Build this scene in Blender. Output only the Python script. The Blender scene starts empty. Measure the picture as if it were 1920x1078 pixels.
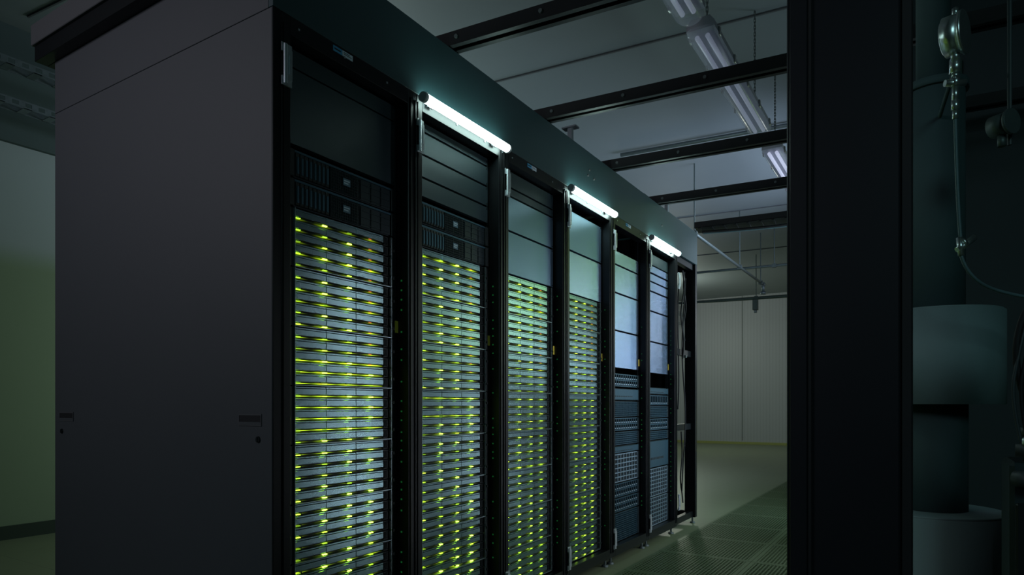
import bpy, bmesh, math, random
from mathutils import Vector, Matrix
random.seed(7)
S = bpy.context.scene
COL = S.collection
try:
    S.view_settings.view_transform = 'Standard'
    S.view_settings.look = 'None'
except Exception:
    pass

# ------------------------------------------------------------ materials
def mat(name, col, rough=0.5, metal=0.0, noise=0.0, nscale=20.0, bump=0.0, bscale=200.0,
        emis=None, estr=0.0, alpha=1.0, spec=0.5, ior=1.45):
    m = bpy.data.materials.new(name); m.use_nodes = True
    nt = m.node_tree; b = nt.nodes['Principled BSDF']
    b.inputs['Base Color'].default_value = (*col, 1)
    b.inputs['Roughness'].default_value = rough
    b.inputs['Metallic'].default_value = metal
    b.inputs['Specular IOR Level'].default_value = spec
    b.inputs['Alpha'].default_value = alpha
    if emis:
        b.inputs['Emission Color'].default_value = (*emis, 1)
        b.inputs['Emission Strength'].default_value = estr
    tc = nt.nodes.new('ShaderNodeTexCoord')
    if noise > 0:
        n = nt.nodes.new('ShaderNodeTexNoise'); n.inputs['Scale'].default_value = nscale
        n.inputs['Detail'].default_value = 3
        nt.links.new(tc.outputs['Object'], n.inputs['Vector'])
        r = nt.nodes.new('ShaderNodeMapRange')
        r.inputs['To Min'].default_value = 1 - noise; r.inputs['To Max'].default_value = 1 + noise
        nt.links.new(n.outputs['Fac'], r.inputs['Value'])
        mx = nt.nodes.new('ShaderNodeVectorMath'); mx.operation = 'SCALE'
        mx.inputs[0].default_value = col
        nt.links.new(r.outputs['Result'], mx.inputs['Scale'])
        nt.links.new(mx.outputs['Vector'], b.inputs['Base Color'])
    if bump > 0:
        n2 = nt.nodes.new('ShaderNodeTexNoise'); n2.inputs['Scale'].default_value = bscale
        nt.links.new(tc.outputs['Object'], n2.inputs['Vector'])
        bp = nt.nodes.new('ShaderNodeBump'); bp.inputs['Strength'].default_value = bump
        bp.inputs['Distance'].default_value = 0.002
        nt.links.new(n2.outputs['Fac'], bp.inputs['Height'])
        nt.links.new(bp.outputs['Normal'], b.inputs['Normal'])
    return m

M = {}
M['side']   = mat('panel_grey', (.060,.068,.076), .55, 0, .05, 3, .15, 900)
M['header'] = mat('header_teal', (.020,.054,.062), .48, 0, .08, 3, .15, 900)
M['cap']    = mat('cap_grey', (.075,.080,.085), .6, 0, .05, 3)
M['black']  = mat('black_steel', (.006,.008,.010), .36, .3, .1, 8, .1, 500)
M['dark']   = mat('dark_matte', (.005,.006,.008), .7, 0, .1, 8)
M['hinge']  = mat('zinc', (.50,.56,.60), .38, .8, .15, 60)
M['blank']  = mat('blank_panel_lit', (.38,.50,.74), .24, .92, .10, 700, .2, 1500)  # colour raised to carry reflected light; the mid copy carries less
M['blank_half_lit']  = mat('blank_panel_half_lit', (.21,.33,.46), .28, .88, .10, 700, .25, 1500)
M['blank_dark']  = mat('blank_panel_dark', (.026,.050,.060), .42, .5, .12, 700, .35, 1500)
M['blade']  = mat('blade_face', (.26,.40,.43), .24, .90, .14, 90, .12, 300)
M['chassis']= mat('chassis_metal', (.38,.50,.52), .33, .8, .1, 50)
M['bezel']  = mat('bezel_black', (.012,.018,.020), .45, .3, .2, 200)
M['srv']    = mat('server_black', (.022,.038,.045), .4, .4, .2, 150)
M['srv2']   = mat('server_blue_grey', (.06,.13,.18), .38, .7, .2, 100)
M['cage']   = mat('cage_metal', (.40,.54,.66), .33, .75, .1, 50)
M['badge']  = mat('badge_blue', (.08,.16,.22), .4, 0, .1, 50)
M['white']  = mat('label_white', (.50,.62,.70), .5, 0, .05, 50)
M['blue']   = mat('label_blue', (.05,.28,.50), .5, 0, .05, 50)
M['yellow'] = mat('tag_yellow', (.75,.62,.08), .5, 0, .1, 50)
M['led']    = mat('led_green', (.3,.5,.05), .4, emis=(.56,1.0,.06), estr=9)
M['ledm']   = mat('led_green_medium', (.3,.5,.05), .4, emis=(.50,.95,.05), estr=4)
M['led2']   = mat('led_green_soft', (.3,.5,.05), .4, emis=(.40,.85,.04), estr=1.8)
M['led3']   = mat('led_green_faint', (.2,.3,.05), .4, emis=(.35,.75,.04), estr=.6)
M['amber']  = mat('led_amber', (.3,.1,.05), .4, emis=(1.0,.22,.05), estr=.5)
M['dim']    = mat('dim_green_dots', (.02,.06,.03), .4, emis=(.03,.6,.12), estr=.09)
M['tube']   = mat('tube_light', (.9,.95,.95), .4, emis=(.72,1.0,.93), estr=15)
M['tubecap']= mat('tube_cap', (.45,.50,.52), .4, .2, .1, 50)
M['beam']   = mat('beam_black', (.009,.013,.014), .42, .4, .15, 20)
M['galv']   = mat('galvanised', (.20,.24,.26), .45, .7, .25, 30)
M['galvd']  = mat('galvanised_dull', (.10,.13,.13), .5, .5, .25, 30)
M['fixbase']= mat('fixture_grey', (.30,.31,.36), .5, 0, .08, 30)
M['fixcov'] = mat('fixture_cover', (.55,.58,.70), .16, 0, .05, 30, alpha=.34)
M['fixtube']= mat('fixture_tube', (.6,.6,.7), .3, 0, .03, 30, emis=(.62,.70,1.0), estr=.15)
M['fixtube2']= mat('fixture_tube_bright', (.75,.75,.82), .3, 0, .03, 30, emis=(.68,.72,1.0), estr=.8)
M['clip']   = mat('clip_steel', (.5,.5,.5), .3, .9, .1, 30)
M['pillar'] = mat('pillar_dark', (.011,.0130,.018), .42, .2, .08, 4)
M['insul']  = mat('insulation', (.19,.28,.29), .65, 0, .08, 6, .3, 60)
M['pipe']   = mat('pipe_dark_teal', (.055,.095,.10), .75, 0, .1, 6, spec=.15)
M['steel']  = mat('stainless', (.72,.80,.80), .30, .95, .1, 50)
M['rubber'] = mat('hose', (.11,.18,.20), .5, 0, .1, 80)
M['rubberd'] = mat('hose_dark', (.03,.045,.05), .5, 0, .1, 80)
M['part']   = mat('partition_teal', (.014,.032,.036), .7, 0, .15, 2)
M['ceil']   = mat('ceiling_panel', (.20,.235,.255), .6, 0, .06, 1.5, .1, 300)
M['seam']   = mat('ceiling_seam', (.08,.09,.10), .6, 0, .1, 20)
M['seamw']  = mat('wall_joint', (.24,.27,.28), .6, 0, .1, 20)
M['wl_low'] = mat('wall_low_green', (.34,.37,.12), .6, 0, .06, 2)
M['wdark']  = mat('wall_dark', (.07,.105,.105), .7, 0, .1, 2)
M['wbase']  = mat('wall_base_dark', (.03,.05,.035), .7, 0, .1, 2)
M['grate']  = mat('grate_metal', (.13,.185,.10), .45, .4, .15, 30)
M['grate_d']= mat('grate_void', (.010,.016,.009), .8)
M['sign']   = mat('sign_green', (.012,.06,.040), .5, 0, .1, 20)
M['signw']  = mat('sign_figure', (.05,.13,.11), .5, 0, .1, 20)

def ribbed(name, col, scale):
    m = bpy.data.materials.new(name); m.use_nodes = True
    nt = m.node_tree; b = nt.nodes['Principled BSDF']
    b.inputs['Roughness'].default_value = .5
    tc = nt.nodes.new('ShaderNodeTexCoord')
    w = nt.nodes.new('ShaderNodeTexWave'); w.inputs['Scale'].default_value = scale
    w.bands_direction = 'X'
    nt.links.new(tc.outputs['Object'], w.inputs['Vector'])
    rp = nt.nodes.new('ShaderNodeValToRGB')
    rp.color_ramp.elements[0].color = (*[c*.90 for c in col], 1)
    rp.color_ramp.elements[1].color = (*col, 1)
    rp.color_ramp.elements[1].position = .35
    nt.links.new(w.outputs['Fac'], rp.inputs['Fac'])
    nt.links.new(rp.outputs['Color'], b.inputs['Base Color'])
    return m
M['wback'] = ribbed('wall_ribbed', (.42,.45,.49), 4.2)

def two_tone(name, low, high, z0, z1):
    m = bpy.data.materials.new(name); m.use_nodes = True
    nt = m.node_tree; b = nt.nodes['Principled BSDF']
    b.inputs['Roughness'].default_value = .7
    tc = nt.nodes.new('ShaderNodeTexCoord'); sp = nt.nodes.new('ShaderNodeSeparateXYZ')
    nt.links.new(tc.outputs['Object'], sp.inputs[0])
    r = nt.nodes.new('ShaderNodeMapRange'); r.interpolation_type='SMOOTHSTEP'
    r.inputs['From Min'].default_value=z0; r.inputs['From Max'].default_value=z1
    nt.links.new(sp.outputs['Z'], r.inputs['Value'])
    rp = nt.nodes.new('ShaderNodeValToRGB')
    rp.color_ramp.elements[0].color=(*low,1); rp.color_ramp.elements[1].color=(*high,1)
    nt.links.new(r.outputs['Result'], rp.inputs['Fac'])
    nt.links.new(rp.outputs['Color'], b.inputs['Base Color'])
    return m
M['wl'] = two_tone('wall_two_tone', (.26,.34,.22), (.38,.44,.45), 1.98, 2.20)  # greener below, greyer above, blended smoothly by height

def floor_mat():
    m = bpy.data.materials.new('raised_floor'); m.use_nodes = True
    nt = m.node_tree; b = nt.nodes['Principled BSDF']
    b.inputs['Roughness'].default_value = .42
    tc = nt.nodes.new('ShaderNodeTexCoord')
    br = nt.nodes.new('ShaderNodeTexBrick'); br.offset = 0
    br.inputs['Scale'].default_value = 1
    br.inputs['Brick Width'].default_value = .6; br.inputs['Row Height'].default_value = .6
    br.inputs['Mortar Size'].default_value = .002
    br.inputs['Color1'].default_value = (.20,.235,.145,1); br.inputs['Color2'].default_value = (.19,.225,.14,1)
    br.inputs['Mortar'].default_value = (.12,.15,.09,1)
    mp = nt.nodes.new('ShaderNodeMapping'); mp.inputs['Location'].default_value = (-.1,0,0)
    nt.links.new(tc.outputs['Object'], mp.inputs['Vector'])
    nt.links.new(mp.outputs['Vector'], br.inputs['Vector'])
    nt.links.new(br.outputs['Color'], b.inputs['Base Color'])
    return m
M['floor'] = floor_mat()

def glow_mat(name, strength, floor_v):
    # added emission imitating LED spill in the blade slot, strongest beside each status light (spaced 0.109 m)
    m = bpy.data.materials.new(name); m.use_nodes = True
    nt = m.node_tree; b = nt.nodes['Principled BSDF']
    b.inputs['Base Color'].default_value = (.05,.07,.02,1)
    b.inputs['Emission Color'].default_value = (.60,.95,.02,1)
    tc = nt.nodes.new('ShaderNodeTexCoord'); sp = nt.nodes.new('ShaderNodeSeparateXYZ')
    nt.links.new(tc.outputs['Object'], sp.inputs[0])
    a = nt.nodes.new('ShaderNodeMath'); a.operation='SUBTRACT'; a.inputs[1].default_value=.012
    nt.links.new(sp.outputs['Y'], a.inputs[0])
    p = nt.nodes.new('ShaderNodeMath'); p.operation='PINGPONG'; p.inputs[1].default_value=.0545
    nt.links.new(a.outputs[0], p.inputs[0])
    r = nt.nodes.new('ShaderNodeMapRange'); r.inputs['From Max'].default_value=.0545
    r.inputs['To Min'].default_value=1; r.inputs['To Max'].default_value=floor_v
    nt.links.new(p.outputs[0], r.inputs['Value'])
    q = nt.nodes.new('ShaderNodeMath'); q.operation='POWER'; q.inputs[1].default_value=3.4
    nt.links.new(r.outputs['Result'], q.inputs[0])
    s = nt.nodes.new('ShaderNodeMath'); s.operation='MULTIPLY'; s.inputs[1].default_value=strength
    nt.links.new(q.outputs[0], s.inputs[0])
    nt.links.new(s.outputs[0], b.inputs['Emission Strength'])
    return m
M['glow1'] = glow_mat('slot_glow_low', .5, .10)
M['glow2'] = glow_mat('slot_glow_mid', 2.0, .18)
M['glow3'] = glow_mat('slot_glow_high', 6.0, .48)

# ------------------------------------------------------------ builders
def add_box(bm, x0,x1,y0,y1,z0,z1):
    r = bmesh.ops.create_cube(bm, size=1.0)
    for v in r['verts']:
        v.co = Vector(((x0+x1)/2 + v.co.x*(x1-x0), (y0+y1)/2 + v.co.y*(y1-y0), (z0+z1)/2 + v.co.z*(z1-z0)))
def add_cyl(bm, p0, p1, r0, r1=None, seg=20):
    p0=Vector(p0); p1=Vector(p1); r1 = r0 if r1 is None else r1
    d = p1-p0; q = d.to_track_quat('Z','Y').to_matrix().to_4x4()
    bmesh.ops.create_cone(bm, cap_ends=True, segments=seg, radius1=r0, radius2=r1, depth=d.length,
        matrix=Matrix.Translation((p0+p1)/2) @ q)
def mesh_from(name, fn, m, bevel=0.0, smooth=False):
    bm = bmesh.new(); fn(bm)
    if bevel>0:
        bmesh.ops.bevel(bm, geom=bm.edges[:], offset=bevel, segments=1, affect='EDGES')
    bmesh.ops.recalc_face_normals(bm, faces=bm.faces[:])
    me = bpy.data.meshes.new(name); bm.to_mesh(me); bm.free()
    me.materials.append(m)
    if smooth:
        for p in me.polygons: p.use_smooth = len(p.vertices)==4
    return me
def boxes(bl):
    def f(bm):
        for b in bl: add_box(bm,*b)
    return f
def obj(name, me, loc=(0,0,0), parent=None):
    o = bpy.data.objects.new(name, me); o.location = loc
    COL.objects.link(o)
    if parent: o.parent = parent
    return o
def tag(o, label, cat, group=None):
    o['label']=label; o['category']=cat
    if group: o['group']=group
    return o
def thing(name, loc, label, cat, group=None):
    o = bpy.data.objects.new(name, None); o.location = loc; o.empty_display_size=.05
    COL.objects.link(o); return tag(o,label,cat,group)
def part(parent, name, bl, m, bevel=0.0, loc=(0,0,0)):
    return obj(name, mesh_from(name, boxes(bl), m, bevel), loc, parent)
def partf(parent, name, fn, m, bevel=0.0, smooth=False, loc=(0,0,0)):
    return obj(name, mesh_from(name, fn, m, bevel, smooth), loc, parent)
def struct(name, bl, m):
    o = obj(name, mesh_from(name, boxes(bl), m)); o['kind']='structure'; return o
def tube_curve(name, pts, r, m, parent=None, loc=(0,0,0)):
    cu = bpy.data.curves.new(name,'CURVE'); cu.dimensions='3D'; cu.bevel_depth=r; cu.bevel_resolution=3
    sp = cu.splines.new('NURBS'); sp.points.add(len(pts)-1)
    for p,c in zip(sp.points,pts): p.co=(*c,1)
    sp.use_endpoint_u=True; sp.order_u=3; sp.resolution_u=8
    cu.materials.append(m); cu.use_fill_caps=True
    tmp = bpy.data.objects.new(name, cu); COL.objects.link(tmp)
    dg = bpy.context.evaluated_depsgraph_get()
    me = bpy.data.meshes.new_from_object(tmp.evaluated_get(dg))
    bpy.data.objects.remove(tmp)
    for p in me.polygons: p.use_smooth=True
    if not me.materials: me.materials.append(m)
    return obj(name, me, loc, parent)

# ------------------------------------------------------------ room
XL,XR,YN,YF,ZC = -4.06,5.0,-4.0,15.9,3.75
struct('floor', [(XL,XR,YN,YF,-.1,0)], M['floor'])
struct('ceiling', [(XL,XR,YN,YF,ZC,ZC+.1)], M['ceil'])
struct('wall_left', [(XL-.1,XL,YN,YF,0,ZC)], M['wl'])
struct('wall_right', [(XR,XR+.1,YN,YF,0,ZC)], M['wdark'])
struct('wall_back', [(XL,XR,YF,YF+.1,0,ZC)], M['wback'])
struct('wall_front', [(XL,XR,YN-.1,YN,0,ZC)], M['wdark'])
struct('trim_1', [(XL,XL+.04,YN,YF,2.90,ZC)], M['wdark'])  # dark band added in place of the trays' shade on the upper wall
struct('baseboard_back', [(XL,XR,YF-.03,YF,0,.06)], M['wl_low'])
struct('baseboard_left', [(XL,XL+.015,YN,YF,0,.10)], M['wbase'])
for i,x in enumerate((-2.3,-.95,.4,1.75)):
    struct('trim_%d'%(i+3), [(x-.012,x+.012,YF-.012,YF,0.1,ZC)], M['seamw'])
SK=math.radians(5.1)
for i,(y,w) in enumerate(((1.2,.012),(3.55,.016),(6.0,.014),(8.4,.014),(11,.014))):
    o=struct('trim_%d'%(i+7), [(-3.8,4.5,-w/2,w/2,-.012,0)], M['seam'])
    o.location=(0,y,ZC); o.rotation_euler=(0,0,SK)

struct('wall_partition', [(1.5,XR,2.9,2.98,0,ZC)], M['part'])

# ------------------------------------------------------------ perforated floor tiles
def tile(bm):
    F=.024
    add_box(bm,.002,.598,.002,F,0,.006); add_box(bm,.002,.598,.6-F,.598,0,.006)
    add_box(bm,.002,F,F,.6-F,0,.006); add_box(bm,.6-F,.598,F,.6-F,0,.006)
    n=26; L=.6-2*F
    for i in range(n):
        x=F+L*(i+.5)/n
        add_box(bm,x-.0042,x+.0042,F,.6-F,0,.005)
    for i in range(18):
        y=F+L*(i+.5)/18
        add_box(bm,F,.6-F,y-.0042,y+.0042,0,.0052)
tm = mesh_from('perforated_floor_tile', tile, M['grate'])
tv = mesh_from('void', boxes([(.002,.598,.002,.598,.0004,.0012)]), M['grate_d'])
for c in range(3):
    for r in range(14):
        o = obj('perforated_floor_tile', tm, (.1+.6*c, .6+.6*r, 0.0005))
        tag(o,'finely perforated dark green-grey ventilation floor tile beside the racks','floor tile','perforated floor tiles along the aisle')
        obj('tile_void', tv, (0,0,0), o)

# ------------------------------------------------------------ racks
Z0,ZT = .05,2.152
Y0,P = .03,.611
def hinge(parent, y, z0, loc=(0,0,0)):
    def f(bm):
        add_box(bm,.0055,.011,y-.020,y+.016,z0,z0+.026)
        add_box(bm,.0055,.011,y-.020,y+.016,z0+.099,z0+.125)
        add_box(bm,.0055,.016,y-.004,y+.014,z0+.018,z0+.108)
        add_box(bm,.016,.018,y+.001,y+.009,z0+.035,z0+.090)
        add_cyl(bm,(.014,y-.010,z0+.004),(.014,y-.010,z0+.121),.006,seg=12)
    return partf(parent,'door_hinge',f,M['hinge'],loc=loc)
def foot(parent,x,y):
    def f(bm):
        add_cyl(bm,(x,y,-Z0+.001),(x,y,-Z0+.012),.022,.018,14)
        add_cyl(bm,(x,y,-Z0+.012),(x,y,.0),.007,seg=10)
    return partf(parent,'leveling_foot',f,M['galvd'])
def build_rack(k):
    y=Y0+P*k; H=ZT-Z0
    r=thing('server_rack',(0,y,Z0),'tall black steel server rack with open front','server rack','row of server racks')
    w=P-.001
    for (a,b,x0,x1) in ((0.001,.034,-.055,0),(w-.045,w,-.055,0),(0.001,.034,-1.33,-1.27),(w-.04,w,-1.33,-1.27)):
        part(r,'post',[(x0,x1,a,b,0,H)],M['black'],.002)
    for a,b in ((.004,.010),(w-.010,w-.004),(w-.036,w-.030)):
        part(r,'post_strip',[(0,.005,a,b,.03,H-.03)],M['black'])
    for x0,x1,z0,z1,nm in ((-.055,0,H-.055,H,'top_frame'),(-1.33,-1.27,H-.055,H,'top_frame'),(-1.27,-.055,H-.006,H,'top_frame'),
                        (-.055,0,0,.055,'bottom_frame'),(-1.33,-1.27,0,.055,'bottom_frame'),(-1.27,-.055,0,.055,'bottom_frame')):
        part(r,nm,[(x0,x1,.034,w-.045,z0,z1)],M['black'],.001)
    part(r,'mounting_rail',[(-.075,-.058,.036,.064,.055,H-.056)],M['black'])
    part(r,'mounting_rail',[(-.075,-.058,.548,.566,.055,H-.056)],M['black'])
    part(r,'rear_door',[(-1.345,-1.333,.005,w-.005,.01,H-.01)],M['dark'])
    part(r,'inner_side_panel',[(-1.26,-.08,w-.012,w-.006,.056,H-.01)],M['dark'])
    hinge(r,.013,1.88); hinge(r,.013,.05)
    part(r,'cable_tag',[(-.054,-.050,.549,.566,1.20,1.245)],M['yellow'])
    bl=[]
    for i in range(36):
        z=.20+i*.0372+random.uniform(-.006,.006)
        if random.random()<.6: bl.append((-.036,-.030,w-.0465,w-.045,z,z+.006))
    part(r,'green_dots',bl,M['dim'])  # column of small, faintly emissive green dots
    for yy in (.063,.25,.45,w-.017):
        part(r,'screw',[(0,.003,yy-.003,yy+.003,H-.030,H-.024)],M['hinge'])
    foot(r,-.03,.03); foot(r,-.03,w-.05); foot(r,-1.29,.03); foot(r,-1.29,w-.05)
    if k%2==0:
        part(r,'logo_label',[(0,.0015,.20,.238,H-.026,H-.008)],M['blue'])
        part(r,'white_label',[(0,.0015,.240,.285,H-.026,H-.008)],M['white'])
        part(r,'label_print',[(.0015,.0020,.245,.272,H-.014,H-.012),(.0015,.0020,.245,.279,H-.019,H-.017),(.0015,.002,.205,.232,H-.019,H-.0145)],M['bezel'])
    if k==0:
        part(r,'side_panel',[(-1.345,-.004,-.030,-.002,0,H)],M['side'],.002)
        part(r,'corner_trim',[(-.004,.0,-.030,-.001,0,H)],M['black'],.001)
        for xa,xb in ((-.16,-.051),(-1.305,-1.192)):
            zc=.936-Z0
            def hf(bm):
                add_box(bm,xa,xb,-.032,-.0305,zc-.018,zc-.014); add_box(bm,xa,xb,-.032,-.0305,zc+.014,zc+.018)
                add_box(bm,xa,xa+.003,-.032,-.0305,zc-.014,zc+.014); add_box(bm,xb-.003,xb,-.032,-.0305,zc-.014,zc+.014)
            h=partf(r,'recessed_handle',hf,M['cap'])
            part(h,'grip_recess',[(xa+.003,xb-.003,-.0312,-.0303,zc-.014,zc+.014)],M['dark'])
            part(h,'grip_lip',[(xa+.003,xb-.003,-.0325,-.0313,zc-.014,zc-.006)],M['side'])
            xl=(xb-.016) if xa>-1 else xa+.02
            def lf(bm):
                add_cyl(bm,(xl,-.0305,.878-Z0),(xl,-.034,.878-Z0),.010,.009,20)
                add_box(bm,xl-.002,xl+.002,-.036,-.034,.871-Z0,.885-Z0)
            partf(r,'panel_lock',lf,M['bezel'])
    if k==5:
        part(r,'side_panel',[(-1.33,-.06,w-.004,w,0,H)],M['dark'])
    return r
racks=[build_rack(k) for k in range(6)]

# open end frame
ef=thing('rack_end_frame',(0,3.70,Z0),'open black steel frame closing the end of the rack row','rack frame')
H=ZT-Z0
for a,b,x0,x1 in ((.472,.518,-.09,0),(.472,.518,-1.33,-1.25)):
    part(ef,'post',[(x0,x1,a,b,0,H)],M['black'],.002)
for x0,x1,z0,z1 in ((-.06,-.02,0,.05),(-.06,-.02,H-.05,H),(-.075,-.035,1.33,1.38),(-.075,-.035,.73,.78),(-1.31,-1.27,0,.05),(-1.31,-1.27,H-.05,H)):
    part(ef,'cross_bar',[(x0,x1,0,.472,z0,z1)],M['black'],.002)
part(ef,'cross_bar',[(-1.25,-.09,.48,.51,0,.05)],M['black'],.002)
part(ef,'cross_bar',[(-1.25,-.09,.48,.51,H-.05,H)],M['black'],.002)
foot(ef,-.03,.49); foot(ef,-1.29,.49)
hinge(ef,.02,1.83); hinge(ef,.02,.12)
for i,(yy,za,zb) in enumerate(((.17,2.0,1.30),(.22,1.95,.25),(.26,2.0,1.45),(.20,.72,.15),(.14,1.9,.9))):
    n=9; pts=[]
    for j in range(n):
        f=j/(n-1)
        pts.append((-.012-.006*i+.006*math.sin(j*1.3+i), yy+.030*math.sin(j*1.1+i*2), za+(zb-za)*f))
    tube_curve('power_cable',pts,.0055,M['dark'],ef)
part(ef,'latch_bracket',[(-.02,.004,.21,.235,1.31,1.33)],M['galvd'])

# ------------------------------------------------------------ header
hd=thing('header_plenum',(0,0,ZT+.001),'dark teal steel header box running along the top of the racks','header')
part(hd,'front_fascia',[(-.02,0,0,4.225,0,.267)],M['header'],.001)
part(hd,'end_panel',[(-1.345,-.021,0,.02,0,.267)],M['side'],.001)
part(hd,'end_panel',[(-1.345,-.021,4.205,4.225,0,.267)],M['header'],.001)
part(hd,'top_panel',[(-1.345,-.021,.021,4.204,.255,.267)],M['header'])
part(hd,'rear_panel',[(-1.345,-1.33,.021,4.204,0,.254)],M['header'])
for y,z in ((2.12,.13),(2.14,.165),(2.20,.13),(3.35,.13),(1.95,.018),(2.05,.018),(.7,.018)):
    def bf(bm): add_cyl(bm,(0,y,z),(.006,y,z),.007,seg=8)
    partf(hd,'bolt',bf,M['cap'])
cp=thing('cable_raceway',(0,0,2.36),'grey steel raceway cap along the header top','raceway')
part(cp,'cover',[(-1.42,-.02,-.055,-.001,.062,.145)],M['cap'],.002)
part(cp,'cover',[(-1.42,-1.346,0.0,4.2,.062,.145)],M['cap'],.002)
part(cp,'under_channel',[(-1.41,-.03,-.045,-.001,.0,.061)],M['black'],.001)
part(cp,'under_channel',[(-1.41,-1.346,0.0,4.2,.0,.061)],M['black'],.001)

# light tubes on racks 2,4,6
for y in (.635,1.845,3.055):
    t=thing('tube_light',(.030,y,2.133),'glowing white tube light fixed under the header','light','tube lights along the rack tops')
    def gl(bm): add_cyl(bm,(0,.022,0),(0,.590,0),.0178,seg=24)
    partf(t,'glass_tube',gl,M['tube'],smooth=True)
    def ec(bm): add_cyl(bm,(0,0.004,0),(0,.022,0),.0186,seg=24)
    partf(t,'end_cap',ec,M['tubecap'],smooth=True)
    def ec2(bm): add_cyl(bm,(0,.590,0),(0,.602,0),.0186,seg=24)
    partf(t,'end_cap',ec2,M['tubecap'],smooth=True)
    part(t,'clip',[(-.0245,-.0178,.06,.09,-.012,.012)],M['hinge'])
    part(t,'clip',[(-.0245,-.0178,.50,.53,-.012,.012)],M['hinge'])

# ------------------------------------------------------------ blade servers
PX=-.05; BW=.435; GP=.186; BP=.0362
body_me=mesh_from('blade_body', boxes([(-.62,-.013,0.002,BW-.002,.0,.0355)]), M['bezel'])
fb=[]
for a,b in ((.001,.128),(.130,.262),(.264,.398)):
    fb += [(-.0128,0,a,b,.0100,.0280),(-.0128,-.001,a,b,.0294,.0345)]
face_me=mesh_from('front_plate', boxes(fb), M['blade'], .0006)
bez_me=mesh_from('vent_bezel', boxes([(-.0128,-.004,.402,BW-.002,.002,.0345)]+[(-.004,-.001,.405+i*.007,.408+i*.007,.006,.031) for i in range(4)]+[(-.004,.004,BW-.008,BW-.003,.004,.032)]), M['bezel'])
hand_me=mesh_from('ejector_handle', boxes([(0,.004,0,.150,.0085,.0102),(-.006,.004,0,.004,.0060,.0085),(.0,.006,.054,.078,.0080,.0108)]), M['black'])
def leds(n,a,b,z0,z1,m): return mesh_from('status_light', boxes([(-.002,.005,j*.0066-a,j*.0066-b,z0,z1) for j in range(n)]), m)
led_me=leds(3,.0083,.0053,.0032,.0063,M['led'])
leds_me=leds(3,.0080,.0056,.0034,.0058,M['ledm'])
led2_me=leds(3,.0082,.0054,.0033,.0060,M['led2'])
led3_me=leds(3,.0080,.0056,.0034,.0058,M['led3'])
amb_me=mesh_from('status_light', boxes([(-.004,.001,j*.007-.007,j*.007-.004,.005,.008) for j in range(2)]), M['amber'])
glow_me=[mesh_from('led_spill_strip', boxes([(-.0126,-.002,.003,.395,.0042,.0053)]), M[g]) for g in ('glow1','glow2','glow3')]  # emissive strips added to imitate spill from the status lights
ch_me=mesh_from('server_chassis', boxes([(-.63,.006,0,BW,0,.0022),(-.01,.006,-.0015,.0,.0,GP-.002),(-.01,.006,BW,BW+.0015,0,GP-.002)]), M['chassis'])
ear_me=mesh_from('chassis_ear', boxes([(-.003,0,-.0235,-.002,.002,GP-.003)]), M['bezel'])
ear2_me=mesh_from('chassis_ear', boxes([(-.003,0,BW+.002,BW+.0235,.002,GP-.003),(0,.01,BW+.006,BW+.012,.03,.04),(0,.01,BW+.006,BW+.012,.13,.14)]), M['bezel'])
ZTOPB=1.600
for k in range(4):
    yb=Y0+P*k+.088
    for g in range(8):
        zc=ZTOPB-GP*(g+1)
        c=obj('server_chassis',ch_me,(PX,yb,zc)); tag(c,'bright metal blade chassis frame mounted in a rack','server chassis','blade chassis in the racks')
        obj('chassis_ear',ear_me,(0,0,0),c); obj('chassis_ear',ear2_me,(0,0,0),c)
        for j in range(5):
            zb=zc+.003+BP*j*1.006
            b=obj('blade_server',body_me,(PX,yb,zb))
            tag(b,'slim grey blade server with glowing yellow-green status lights','server','blade servers in the racks')
            obj('front_plate',face_me,(0,0,0),b)
            obj('vent_bezel',bez_me,(0,0,0),b)
            obj('ejector_handle',hand_me,(0,.022,0),b)
            obj('ejector_handle',hand_me,(0,.215,0),b)
            row=g*5+(4-j)
            far=.08+.10*k
            full=led_me if k<2 else leds_me
            for q in range(4):
                yq=.012+.109*q-(.006 if q==3 else 0)
                u=random.random()
                if q==3 and row<13: me=amb_me
                elif q==0: me=led3_me if u<.4 else (led2_me if u<.8 else leds_me)
                elif q in (1,2): me=led2_me if u<far else (led3_me if u<far+.06 else (leds_me if u<far+.25 else full))
                else: me=led2_me if u<far+.2 else (leds_me if u<far+.4 else full)
                obj('status_light',me,(0,yq,0),b)
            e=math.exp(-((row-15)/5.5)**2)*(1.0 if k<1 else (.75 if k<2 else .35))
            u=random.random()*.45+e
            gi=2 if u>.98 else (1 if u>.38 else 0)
            obj('led_spill_strip',glow_me[gi],(0,0,0),b)

# ------------------------------------------------------------ blank panels
EW=.4826
def blank(k,z0,z1,tone='blank'):
    y=Y0+P*k+.064
    h=z1-z0
    desc={'blank':'reflection-brightened blue-grey','blank_half_lit':'blue-grey','blank_dark':'dark'}[tone]
    o=thing('blanking_panel',(PX,y,z0),'flat %s metal blanking panel closing an empty rack bay'%desc,'rack panel','blanking panels')
    part(o,'plate',[(-.003,0,0,EW,.0008,h-.0008)],M[tone])
    part(o,'folded_edge',[(-.02,-.003,.02,EW-.02,.001,.003)],M[tone])
    part(o,'folded_edge',[(-.02,-.003,.02,EW-.02,h-.003,h-.001)],M[tone])
    for yy in (.008,EW-.008):
        for zz in ((.008,h-.008) if h>.05 else (h/2,)):
            def sc(bm): add_cyl(bm,(0,yy,zz),(.002,yy,zz),.0035,seg=8)
            partf(o,'screw',sc,M['bezel'])
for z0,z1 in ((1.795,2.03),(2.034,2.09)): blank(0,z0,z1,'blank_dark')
for z0,z1 in ((1.80,1.87),(1.877,1.96),(1.967,2.05),(2.057,2.09)): blank(1,z0,z1,'blank_dark')
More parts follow.
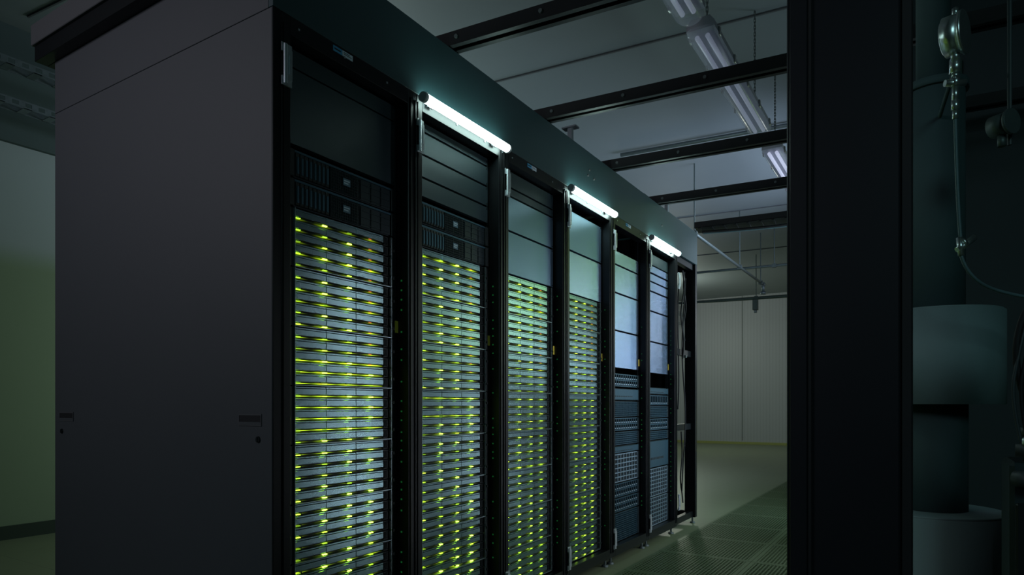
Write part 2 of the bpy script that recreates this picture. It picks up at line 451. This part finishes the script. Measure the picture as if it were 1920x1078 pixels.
for z0,z1 in ((1.605,1.802),(1.810,1.968),(1.975,2.01),(2.017,2.09)): blank(2,z0,z1,'blank_dark' if z0>1.97 else 'blank_half_lit')
for z0,z1 in ((1.605,1.835),(1.845,2.06)): blank(3,z0,z1,'blank' if z0<1.8 else 'blank_half_lit')
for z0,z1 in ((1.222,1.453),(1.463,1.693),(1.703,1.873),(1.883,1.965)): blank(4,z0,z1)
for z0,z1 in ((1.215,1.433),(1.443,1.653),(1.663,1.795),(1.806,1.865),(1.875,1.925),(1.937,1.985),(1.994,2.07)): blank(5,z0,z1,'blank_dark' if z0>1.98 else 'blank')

# ------------------------------------------------------------ 2U servers
def server2u(k,z0):
    y=Y0+P*k+.064; h=.0865
    o=thing('rack_server',(PX,y,z0),'black two-unit rack server with vertical drive bays and small badge','server','two-unit servers above the blades')
    part(o,'body',[(-.62,-.006,.024,EW-.024,0.001,h-.001)],M['srv'])
    part(o,'mounting_ear',[(-.006,.004,0,.022,.001,h-.001)],M['bezel'],.001)
    part(o,'mounting_ear',[(-.006,.004,EW-.022,EW,.001,h-.001)],M['bezel'],.001)
    for i in range(8):
        yy=.028+i*.0172
        d=part(o,'drive_bay',[(-.006,.003,yy,yy+.0138,.005,h-.010)],M['bezel'],.001)
        part(d,'bay_handle',[(.003,.0055,yy+.003,yy+.0108,.012,h-.022)],M['srv2'])
    def vent(bm):
        add_box(bm,-.006,-.002,.170,.300,.004,h-.010)
        for i in range(16):
            add_box(bm,-.002,.001,.172+i*.008,.1735+i*.008,.004,h-.010)
        for i in range(8):
            add_box(bm,-.002,.001,.170,.300,.005+i*.0095,.0065+i*.0095)
    partf(o,'vent_grille',vent,M['srv'])
    part(o,'badge',[(.001,.003,.225,.257,.032,.056)],M['badge'])
    part(o,'badge_print',[(.003,.0034,.228,.254,.046,.050),(.003,.0034,.228,.248,.038,.042)],M['white'])
    def rb(bm):
        add_box(bm,-.006,-.001,.304,EW-.026,.004,h-.010)
        for i in range(3):
            add_box(bm,-.001,.002,.308+i*.05,.310+i*.05,.006,h-.014)
        for z in (.012,.035,.058): add_box(bm,-.001,.002,.308,EW-.03,z,z+.002)
    partf(o,'io_panel',rb,M['srv'])
    part(o,'top_lip',[(-.006,.002,.024,EW-.024,h-.009,h-.002)],M['srv2'])
for k in (0,1):
    server2u(k,1.6025); server2u(k,1.6925+.001)

# ------------------------------------------------------------ lower servers in racks 5/6
def stor(k,z0,z1,style):
    y=Y0+P*k+.064; h=z1-z0
    lab={'solid':'blue-grey rack server with plain front cover','perf':'rack server with perforated honeycomb front',
         'cage':'drive shelf with a bright metal grid front','slots':'dark rack server with rows of drive slots'}[style]
    o=thing('storage_server',(PX,y,z0),lab,'server','servers at the bottom of the far racks')
    part(o,'body',[(-.62,-.004,.024,EW-.024,.001,h-.001)],M['bezel'])
    part(o,'mounting_ear',[(-.006,.005,0,.022,.001,h-.001)],M['srv'],.001)
    part(o,'mounting_ear',[(-.006,.005,EW-.022,EW,.001,h-.001)],M['srv'],.001)
    if style=='solid':
        part(o,'front_cover',[(-.004,.010,.024,EW-.024,.004,h-.004)],M['srv2'],.002)
        part(o,'vent_slots',[(.010,.0105,.06+i*.03,.08+i*.03,h*.3,h*.38) for i in range(10)],M['dark'])
    else:
        ny,nz={'perf':(26,max(3,int(h/.014))),'cage':(9,max(2,int(h/.028))),'slots':(12,max(1,int(h/.04)))}[style]
        t={'perf':.004,'cage':.006,'slots':.006}[style]
        def g(bm):
            wy=(EW-.052)/ny; wz=(h-.010)/nz
            for i in range(ny+1): add_box(bm,-.004,.003,.026+i*wy-t/2,.026+i*wy+t/2,.004,h-.004)
            for i in range(nz+1): add_box(bm,-.004,.0025,.026,EW-.026,.005+i*wz-t/2,.005+i*wz+t/2)
        partf(o,'front_grid',g,M['cage'] if style=='cage' else M['srv2'])
        if style=='slots':
            nz2=max(1,int(h/.04)); wy=(EW-.052)/12; wz=(h-.010)/nz2
            for i in range(12):
                for j in range(nz2):
                    part(o,'drive_handle',[(-.003,.004,.026+i*wy+.008,.026+i*wy+wy-.008,.005+j*wz+.008,.005+j*wz+.016)],M['cage'])
for z0,z1,s in ((1.10,1.185,'slots'),(1.012,1.09,'solid'),(.905,1.007,'perf'),(.816,.90,'slots'),(.724,.81,'perf'),(.672,.72,'solid'),(.485,.67,'cage'),(.39,.48,'slots'),(.296,.385,'slots'),(.108,.29,'perf')):
    stor(4,z0,z1,s)
for z0,z1,s in ((1.06,1.11,'solid'),(.98,1.055,'slots'),(.89,.975,'perf'),(.80,.885,'slots'),(.73,.795,'perf'),(.53,.725,'solid'),(.32,.525,'cage'),(.108,.315,'cage')):
    stor(5,z0,z1,s)

# ------------------------------------------------------------ beams above the aisle
for i,(y,z) in enumerate(((.876,2.425),(1.665,2.425),(2.49,2.425),(3.30,2.425))):
    b=thing('overhead_beam',(-.02,y,z),'black steel channel beam spanning the aisle with bolts','beam','beams above the aisle')
    b.rotation_euler=(0,0,SK)
    part(b,'channel',[(-.3,2.45,-.034,-.028,0,.055),(-.3,2.45,.028,.034,0,.055),(-.3,2.45,-.028,.028,.050,.055),(-.3,2.45,-.028,-.012,0,.004),(-.3,2.45,.012,.028,0,.004)],M['beam'])
    for x in (.05,.42,.80,1.15,1.5):
        def bt(bm): add_cyl(bm,(x,-.034,.028),(x,-.042,.028),.008,seg=8)
        partf(b,'bolt',bt,M['galvd'])
tr=thing('cable_tray',(-.1,4.55,2.53),'black perforated cable tray with cables below','cable tray'); tr.rotation_euler=(0,0,SK)
part(tr,'tray',[(0,2.6,-.10,.10,0,.004),(0,2.6,-.10,-.096,0,.05),(0,2.6,.096,.10,0,.05)]+[(.03+i*.1,.05+i*.1,-.09,.09,-.008,0) for i in range(25)],M['beam'])
for x in (2.1,2.5):
    def tr_r(bm): add_cyl(bm,(x,0,.004),(x,0,ZC-2.53-.001),.006,seg=8)
    partf(tr,'hanger_rod',tr_r,M['galvd'])
tube_curve('cable',[(.05,-.02,-.02),(.5,-.03,-.05),(1.0,0,-.03),(1.6,-.02,-.05),(2.4,0,-.02)],.010,M['dark'],tr)
tube_curve('cable',[(.05,.04,-.02),(.6,.05,-.045),(1.2,.03,-.03),(2.4,.04,-.02)],.008,M['rubber'],tr)

# short stands on the header
for x,y in ((-.12,2.14),(-.10,3.75)):
    h=thing('support_stand',(x,y,2.4205),'short galvanised stand with flange on the header','stand','stands on the header')
    part(h,'base_plate',[(-.03,.03,-.03,.03,0,.005)],M['galv'])
    part(h,'stem',[(-.013,.013,-.013,.013,.005,.16)],M['galv'])
    part(h,'flange',[(-.045,.045,-.025,.025,.16,.168)],M['galv'])

# conduits and pipes under the ceiling
def rail(name,p0,p1,r,label,cat,m,hang=()):
    p0=Vector(p0);p1=Vector(p1)
    o=thing(name,p0,label,cat)
    def f(bm): add_cyl(bm,(0,0,0),p1-p0,r,seg=12)
    partf(o,'tube',f,m,smooth=True)
    for s in hang:
        def hb(bm):
            q=(p1-p0)*s
            add_cyl(bm,q,(q.x,q.y,ZC-p0.z-.002),.008,seg=8)
            add_box(bm,q.x-.03,q.x+.03,q.y-.02,q.y+.02,q.z-r-.01,q.z+r+.01)
        partf(o,'support',hb,M['galvd'])
    return o
rail('ceiling_conduit',(-1.2,5.45,3.715),(3.2,5.85,3.715),.020,'thin grey conduit fixed under the ceiling','conduit',M['galv'],(.40,.62,.9))
wp=rail('water_pipe',(-.62,4.6,2.95),(-.62,10.0,2.95),.019,'galvanised pipe hung from the ceiling','pipe',M['galvd'],(.3,.7,.96))
def vlv(bm):
    add_cyl(bm,(0,5.38,.03),(0,5.38,-.12),.025,seg=16); add_cyl(bm,(0,5.32,.0),(0,5.44,0),.032,seg=16)
    add_cyl(bm,(0,5.38,-.12),(0,5.38,-.16),.045,seg=16)
partf(wp,'valve',vlv,M['galv'],smooth=True)
rail('ceiling_conduit',(-1.6,9.1,3.08),(3.2,9.45,3.08),.020,'thin grey conduit hung under the ceiling','conduit',M['galv'],(.27,.8))
cr=rail('cable_rail',(-2.6,11.2,2.95),(3.5,11.75,2.95),.030,'grey cable rail crossing near the rear wall','cable rail',M['galvd'],(.26,.40,.7))
part(cr,'junction_box',[(1.53,1.62,.08,.18,-.22,-.03)],M['galvd'],.005)
part(cr,'junction_fitting',[(1.55,1.60,.11,.16,-.27,-.22)],M['galv'],.005)

# left cable trays
for x,z,w in ((-3.48,3.20,.12),(-3.63,3.0,.12)):
    t=thing('cable_tray',(x,0,z),'galvanised perforated cable tray along the wall','cable tray','cable trays along the wall')
    bl=[(-w/2,-w/2+.004,-3.8,15,0,.05),(w/2-.004,w/2,-3.8,15,0,.012),(w/2-.004,w/2,-3.8,15,.038,.05)]
    for i in range(240):
        bl.append((w/2-.004,w/2,-3.8+i*.078,-3.8+i*.078+.04,.012,.038))
    for i in range(120): bl.append((-w/2,w/2,-3.8+i*.157,-3.8+i*.157+.05,0,.004))
    part(t,'tray',bl,M['galv'])
    for yy in (-2,1.9,5,8):
        def hr(bm): add_cyl(bm,(0,yy,.004),(0,yy,ZC-z-.001),.008,seg=8)
        partf(t,'hanger_rod',hr,M['galv'])

# ceiling fixtures
def fixture(y,L=1.57,x=.605,z=2.98,bright=False):
    o=thing('ceiling_light',(x,y,z),'long clear-covered fluorescent ceiling fixture hung on chains','ceiling light','fluorescent ceiling fixtures')
    def base(bm):
        prof=[(-.075,.0),(-.075,.03),(-.05,.062),(.05,.062),(.075,.03),(.075,.0)]
        v0=[bm.verts.new((a,.03,b)) for a,b in prof]; v1=[bm.verts.new((a,L-.03,b)) for a,b in prof]
        n=len(prof)
        for i in range(n): bm.faces.new((v0[i],v0[(i+1)%n],v1[(i+1)%n],v1[i]))
        bm.faces.new(v0); bm.faces.new(v1[::-1])
    partf(o,'housing',base,M['fixbase'])
    def cov(bm):
        n=14; rings=[]
        for yy,s in ((.0,.55),(.02,.9),(.05,1),(L-.05,1),(L-.02,.9),(L,.55)):
            rings.append([bm.verts.new((-math.cos(math.pi*i/n)*.078*s, yy, -.002-math.sin(math.pi*i/n)*.068*s)) for i in range(n+1)])
        for a,b in zip(rings[:-1],rings[1:]):
            for i in range(n): bm.faces.new((a[i],a[i+1],b[i+1],b[i]))
        bm.faces.new(rings[0]); bm.faces.new(rings[-1][::-1])
    partf(o,'diffuser',cov,M['fixcov'],smooth=True)
    for dx in (-.028,.028):
        def tb(bm): add_cyl(bm,(dx,.07,-.022),(dx,L-.07,-.022),.013,seg=14)
        partf(o,'lamp_tube',tb,M['fixtube2' if bright else 'fixtube'],smooth=True)
    for i in range(5):
        yy=.12+i*(L-.24)/4
        part(o,'clip',[(.074,.084,yy-.012,yy+.012,-.016,.03)],M['clip'],.001)
        part(o,'clip',[(-.084,-.074,yy-.012,yy+.012,-.016,.03)],M['clip'],.001)
    for yy in (.16,L-.22):
        def chain(bm):
            zz=.062; i=0
            while zz<ZC-z-.01:
                h=min(.028,ZC-z-zz-.002)
                if i%2==0:
                    add_box(bm,-.007,-.003,yy-.002,yy+.002,zz,zz+h); add_box(bm,.003,.007,yy-.002,yy+.002,zz,zz+h)
                else:
                    add_box(bm,-.002,.002,yy-.007,yy-.003,zz,zz+h); add_box(bm,-.002,.002,yy+.003,yy+.007,zz,zz+h)
                add_box(bm,-.006,.006,yy-.006,yy+.006,zz-.003,zz+.003)
                zz+=.024; i+=1
        partf(o,'chain',chain,M['galvd'])
for y in (.52,2.20,4.12,5.85): fixture(y,bright=(y>4))

# ------------------------------------------------------------ foreground column
pc=thing('steel_column',(1.324,.5,0),'dark blue-black steel column with folded edge flanges','column')
part(pc,'core',[(.05,.245,.012,.16,0.001,ZC-.001)],M['pillar'],.004)
part(pc,'flange',[(0,.006,.004,.14,0.001,ZC-.001)],M['pillar'],.002)
part(pc,'flange',[(.006,.048,.0,.14,0.001,ZC-.001)],M['pillar'],.003)
part(pc,'edge_seal',[(.0495,.056,.004,.012,.001,ZC-.001)],M['dark'])
part(pc,'edge_trim',[(.246,.268,.02,.15,0.001,ZC-.001)],M['dark'],.002)

# ------------------------------------------------------------ cooling pipework beyond the column
pp=thing('insulated_pipe',(1.64,1.36,0),'thick teal-grey insulated riser pipe with wide collars','pipe')
def c1(bm):
    add_cyl(bm,(0,0,.001),(0,0,.628),.212,seg=64); add_cyl(bm,(0,0,.628),(0,0,.634),.212,.205,64)
partf(pp,'insulation_jacket',c1,M['insul'],smooth=True)
def c2(bm):
    add_cyl(bm,(0,0,.984),(0,0,1.284),.198,seg=64); add_cyl(bm,(0,0,1.284),(0,0,1.289),.198,.192,64)
partf(pp,'insulation_collar',c2,M['insul'],smooth=True)
def c3(bm):
    add_cyl(bm,(0,0,.634),(0,0,.984),.098,seg=48)
partf(pp,'pipe_section',c3,M['pipe'],smooth=True)
def c4(bm):
    add_cyl(bm,(0,0,1.289),(0,0,2.02),.090,seg=36); add_cyl(bm,(0,0,2.02),(0,0,2.045),.10,seg=36)
    add_cyl(bm,(0,0,2.045),(0,0,ZC-.002),.05,seg=24)
partf(pp,'pipe_section',c4,M['pipe'],smooth=True)

gx,gy=1.687,.915
ga=thing('pressure_gauge',(gx,gy,1.94),'stainless pressure gauge on a valve stem with support arm','gauge')
def gb(bm):
    c=Vector((0,0,.055)); d=Vector((.96,-.28,0)).normalized()
    add_cyl(bm,c-d*.024,c+d*.016,.053,seg=40)
    add_cyl(bm,c+d*.016,c+d*.024,.057,seg=40)
    add_cyl(bm,c-d*.024,c-d*.029,.050,.044,40)
    add_cyl(bm,(0,0,.108),(0,0,.128),.008,seg=12)
partf(ga,'gauge_case',gb,M['steel'],smooth=True)
def st(bm):
    add_cyl(bm,(0,0,.004),(0,0,-.012),.012,seg=6)
    add_cyl(bm,(0,0,-.012),(0,0,-.050),.014,seg=16)
    add_cyl(bm,(0,0,-.050),(0,0,-.062),.009,seg=12)
    add_cyl(bm,(0,0,-.062),(0,0,-.085),.013,seg=6)
    add_cyl(bm,(-.024,-.012,-.076),(.024,.014,-.076),.009,seg=12)
    add_cyl(bm,(.0,.0,-.085),(0,0,-.125),.008,seg=12)
    add_cyl(bm,(.0,.0,-.125),(0,0,-.150),.011,seg=6)
    add_cyl(bm,(.0,.0,-.150),(0,0,-.175),.007,seg=12)
partf(ga,'valve_stem',st,M['steel'],smooth=True)
def br(bm):
    add_cyl(bm,(0,.014,-.03),(-.03,.35,-.03),.006,seg=10)
partf(ga,'support_arm',br,M['pipe'])
ho=thing('capillary_hose',(gx,gy,1.94),'thin teal-grey hose with steel shutoff valve below the gauge','hose')
tube_curve('hose',[(0,0,-.176),(.002,.001,-.28),(.008,.004,-.44),(.012,.006,-.50)],.0045,M['rubber'],ho)
def vv(bm):
    add_cyl(bm,(.010,.005,-.50),(.014,.007,-.55),.008,seg=12)
    add_cyl(bm,(.005,.002,-.535),(.045,.026,-.50),.009,seg=12)
    add_cyl(bm,(.014,.007,-.518),(.020,.012,-.513),.014,seg=12)
partf(ho,'shutoff_valve',vv,M['steel'],smooth=True)
tube_curve('hose',[(.014,.007,-.55),(.022,.010,-.585),(.06,.035,-.63),(.12,.07,-.655),(.22,.13,-.675),(.34,.2,-.69)],.0045,M['rubber'],ho)

g2=thing('dark_sensor',(1.795,.985,1.75),'small dark cylindrical sensor on a vertical conduit','sensor')
def s2(bm):
    d=Vector((.8,-.6,0)).normalized()
    add_cyl(bm,-d*.025,d*.02,.030,seg=24); add_cyl(bm,d*.02,d*.028,.034,seg=24)
    add_cyl(bm,(0,0,-.03),(0,0,-.06),.010,seg=12)
partf(g2,'sensor_body',s2,M['galvd'],smooth=True)
def s3(bm): add_cyl(bm,(.02,.03,-.05),(.02,.03,ZC-1.75-.002),.006,seg=10)
partf(g2,'conduit',s3,M['rubberd'])

pu=thing('pump_unit',(1.895,.88,0),'dark pump cabinet with pipes, cables and valves on top','pump')
part(pu,'cabinet',[(-.10,.4,-.1,.12,.001,.84)],M['part'],.01)
part(pu,'control_box',[(-.09,.1,-.125,-.101,.50,.74)],M['bezel'],.004)
def pv(bm):
    add_cyl(bm,(-.05,-.05,.84),(-.05,-.05,.90),.020,seg=16)
    add_cyl(bm,(-.05,-.05,.90),(-.05,-.05,.925),.028,seg=16)
    add_cyl(bm,(-.09,-.11,.80),(-.05,-.14,.80),.020,seg=16)
    add_cyl(bm,(-.09,-.11,.87),(-.01,-.12,.87),.016,seg=16)
    add_cyl(bm,(-.0,-.07,.84),(-.0,-.07,1.22),.012,seg=12)
partf(pu,'valve_fitting',pv,M['rubberd'],smooth=True)
def pv2(bm):
    add_cyl(bm,(-.075,-.115,.89),(-.045,-.125,.89),.013,seg=16)
    add_cyl(bm,(-.05,-.05,.925),(-.05,-.05,.94),.014,seg=16)
partf(pu,'valve_knob',pv2,M['steel'],smooth=True)
tube_curve('hose',[(-.04,-.06,.92),(-.08,-.08,1.02),(-.09,-.09,1.14),(-.06,-.08,1.24),(-.01,-.06,1.22),(.06,-.05,1.05)],.008,M['dark'],pu)
for i in range(4):
    tube_curve('hose',[(-.07+.012*i,-.09,.86),(-.10+.016*i,-.095,.99),(-.08+.015*i,-.09,1.12),(-.06+.018*i,-.08,1.21),(.04,-.06,1.23-.02*i)],.004,M['dark'] if i%2 else M['rubberd'],pu)
tube_curve('hose',[(0,-.07,1.2),(-.05,-.08,1.32),(-.07,-.08,1.42),(-.05,-.07,1.50),(.02,-.05,1.52),(.1,-.02,1.45)],.005,M['rubberd'],pu)

# exit sign (running figure) on the partition
es=thing('exit_sign',(1.69,2.899,2.66),'dim green emergency exit sign with running figure','sign')
part(es,'sign_plate',[(-.09,.09,-.012,-.001,0,.12)],M['sign'],.002)
def fig(bm):
    y0,y1=-.0135,-.012
    add_cyl(bm,(.012,y1,.095),(.012,y0,.095),.009,seg=14)
    def limb(a,b,w):
        a=Vector((a[0],0,a[1]));b=Vector((b[0],0,b[1])); d=(b-a).normalized(); n=Vector((-d.z,0,d.x))*w
        vs=[]
        for yy in (y0,y1):
            vs.append([bm.verts.new((p.x,yy,p.z)) for p in (a+n,b+n,b-n,a-n)])
        bm.faces.new(vs[0]); bm.faces.new(vs[1][::-1])
        for i in range(4): bm.faces.new((vs[0][i],vs[1][i],vs[1][(i+1)%4],vs[0][(i+1)%4]))
    limb((.006,.083),(-.006,.052),.008)
    limb((-.006,.054),(.014,.036),.0045); limb((.014,.036),(.006,.014),.004)
    limb((-.006,.054),(-.018,.034),.0045); limb((-.018,.034),(-.038,.030),.004)
    limb((.006,.080),(.024,.066),.0035); limb((.024,.066),(.036,.074),.003)
    limb((.002,.080),(-.020,.074),.0035); limb((-.02,.074),(-.028,.058),.003)
    add_box(bm,.048,.052,y0,y1,.012,.108); add_box(bm,.078,.082,y0,y1,.012,.108); add_box(bm,.052,.078,y0,y1,.104,.108)
partf(es,'running_figure',fig,M['signw'])

# ------------------------------------------------------------ lights
def area(name,loc,target,sx,sy,power,col,spread=180):
    l=bpy.data.lights.new(name,'AREA'); l.shape='RECTANGLE'; l.size=sx; l.size_y=sy
    l.energy=power; l.color=col; l.spread=math.radians(spread)
    o=bpy.data.objects.new(name,l); o.location=loc
    d=Vector(target)-Vector(loc); o.rotation_euler=d.to_track_quat('-Z','Y').to_euler()
    COL.objects.link(o); return o
def point(name,loc,power,col,r=.2):
    l=bpy.data.lights.new(name,'POINT'); l.energy=power; l.color=col; l.shadow_soft_size=r
    o=bpy.data.objects.new(name,l); o.location=loc; COL.objects.link(o); return o
area('aisle_panel_lamp',(1.4,6.7,2.60),(0,6.7,2.60),2.8,1.1,80,(.66,.78,1.0),120)
area('reflection_strip_fill',(1.43,1.8,1.0),(0,1.8,1.0),.13,1.8,3.8,(.84,.90,1.0),120)  # unseen strips added for bright streaks on blades and panels
area('reflection_strip_fill',(1.43,3.05,1.0),(0,3.05,1.0),.20,1.8,6.5,(.82,.88,1.0),120)
area('reflection_strip_fill',(1.43,4.75,1.25),(0,4.75,1.25),.60,1.9,14.0,(.62,.82,1.0),120)
# unseen dim fills added behind the camera for side panel and pipework
area('near_end_fill',(-1.7,-3.0,2.7),(-.7,0,2.05),1.4,.7,6.8,(.90,.88,1.0),92)
area('near_end_fill',(3.2,-2.0,2.6),(1.8,1.2,1.2),.8,.8,4.0,(.55,.95,.98),110)
area('low_teal_fill',(-1.0,-2.6,.15),(-.8,0,.2),1.6,.2,.7,(.10,.75,1.0))
# far end of the room
point('rear_lamp',(-3.2,12.8,2.8),56,(.92,.98,.84),.3)
point('rear_lamp',(3.2,13.0,2.7),46,(.90,.96,.96),.3)
area('rear_floor_lamp',(2.8,15.2,.3),(-1.0,15.85,.0),.5,.2,6,(.90,1.0,.2))
# unseen fills added behind the racks to light and tint the left wall
point('left_wall_fill',(-2.7,3.0,2.7),30,(.78,.95,.95),.2)
point('left_wall_green_fill',(-2.6,2.4,1.3),9,(.75,1.0,.60),.3)
# unseen washes added for the aisle ceiling and floor
area('aisle_ceiling_fill',(1.9,4.6,1.9),(.6,4.0,3.7),.5,2.4,8,(.70,.88,1.0))
area('aisle_green_fill',(2.0,5.0,2.2),(.4,4.8,0),.8,2.0,10,(.55,1.0,.26))

w=bpy.data.worlds.new('world'); S.world=w; w.use_nodes=True
w.node_tree.nodes['Background'].inputs[0].default_value=(.18,.6,.65,1)
w.node_tree.nodes['Background'].inputs[1].default_value=.06

# ------------------------------------------------------------ camera
cd=bpy.data.cameras.new('camera'); cam=bpy.data.objects.new('camera',cd); COL.objects.link(cam)
cam.location=(1.618,-1.255,.98)
cam.rotation_euler=(math.radians(90),0,math.radians(32.2))
cd.sensor_width=36; cd.lens=36*1231/1920; cd.shift_x=0; cd.shift_y=221/1920
cd.clip_start=.05; cd.clip_end=100
S.camera=cam
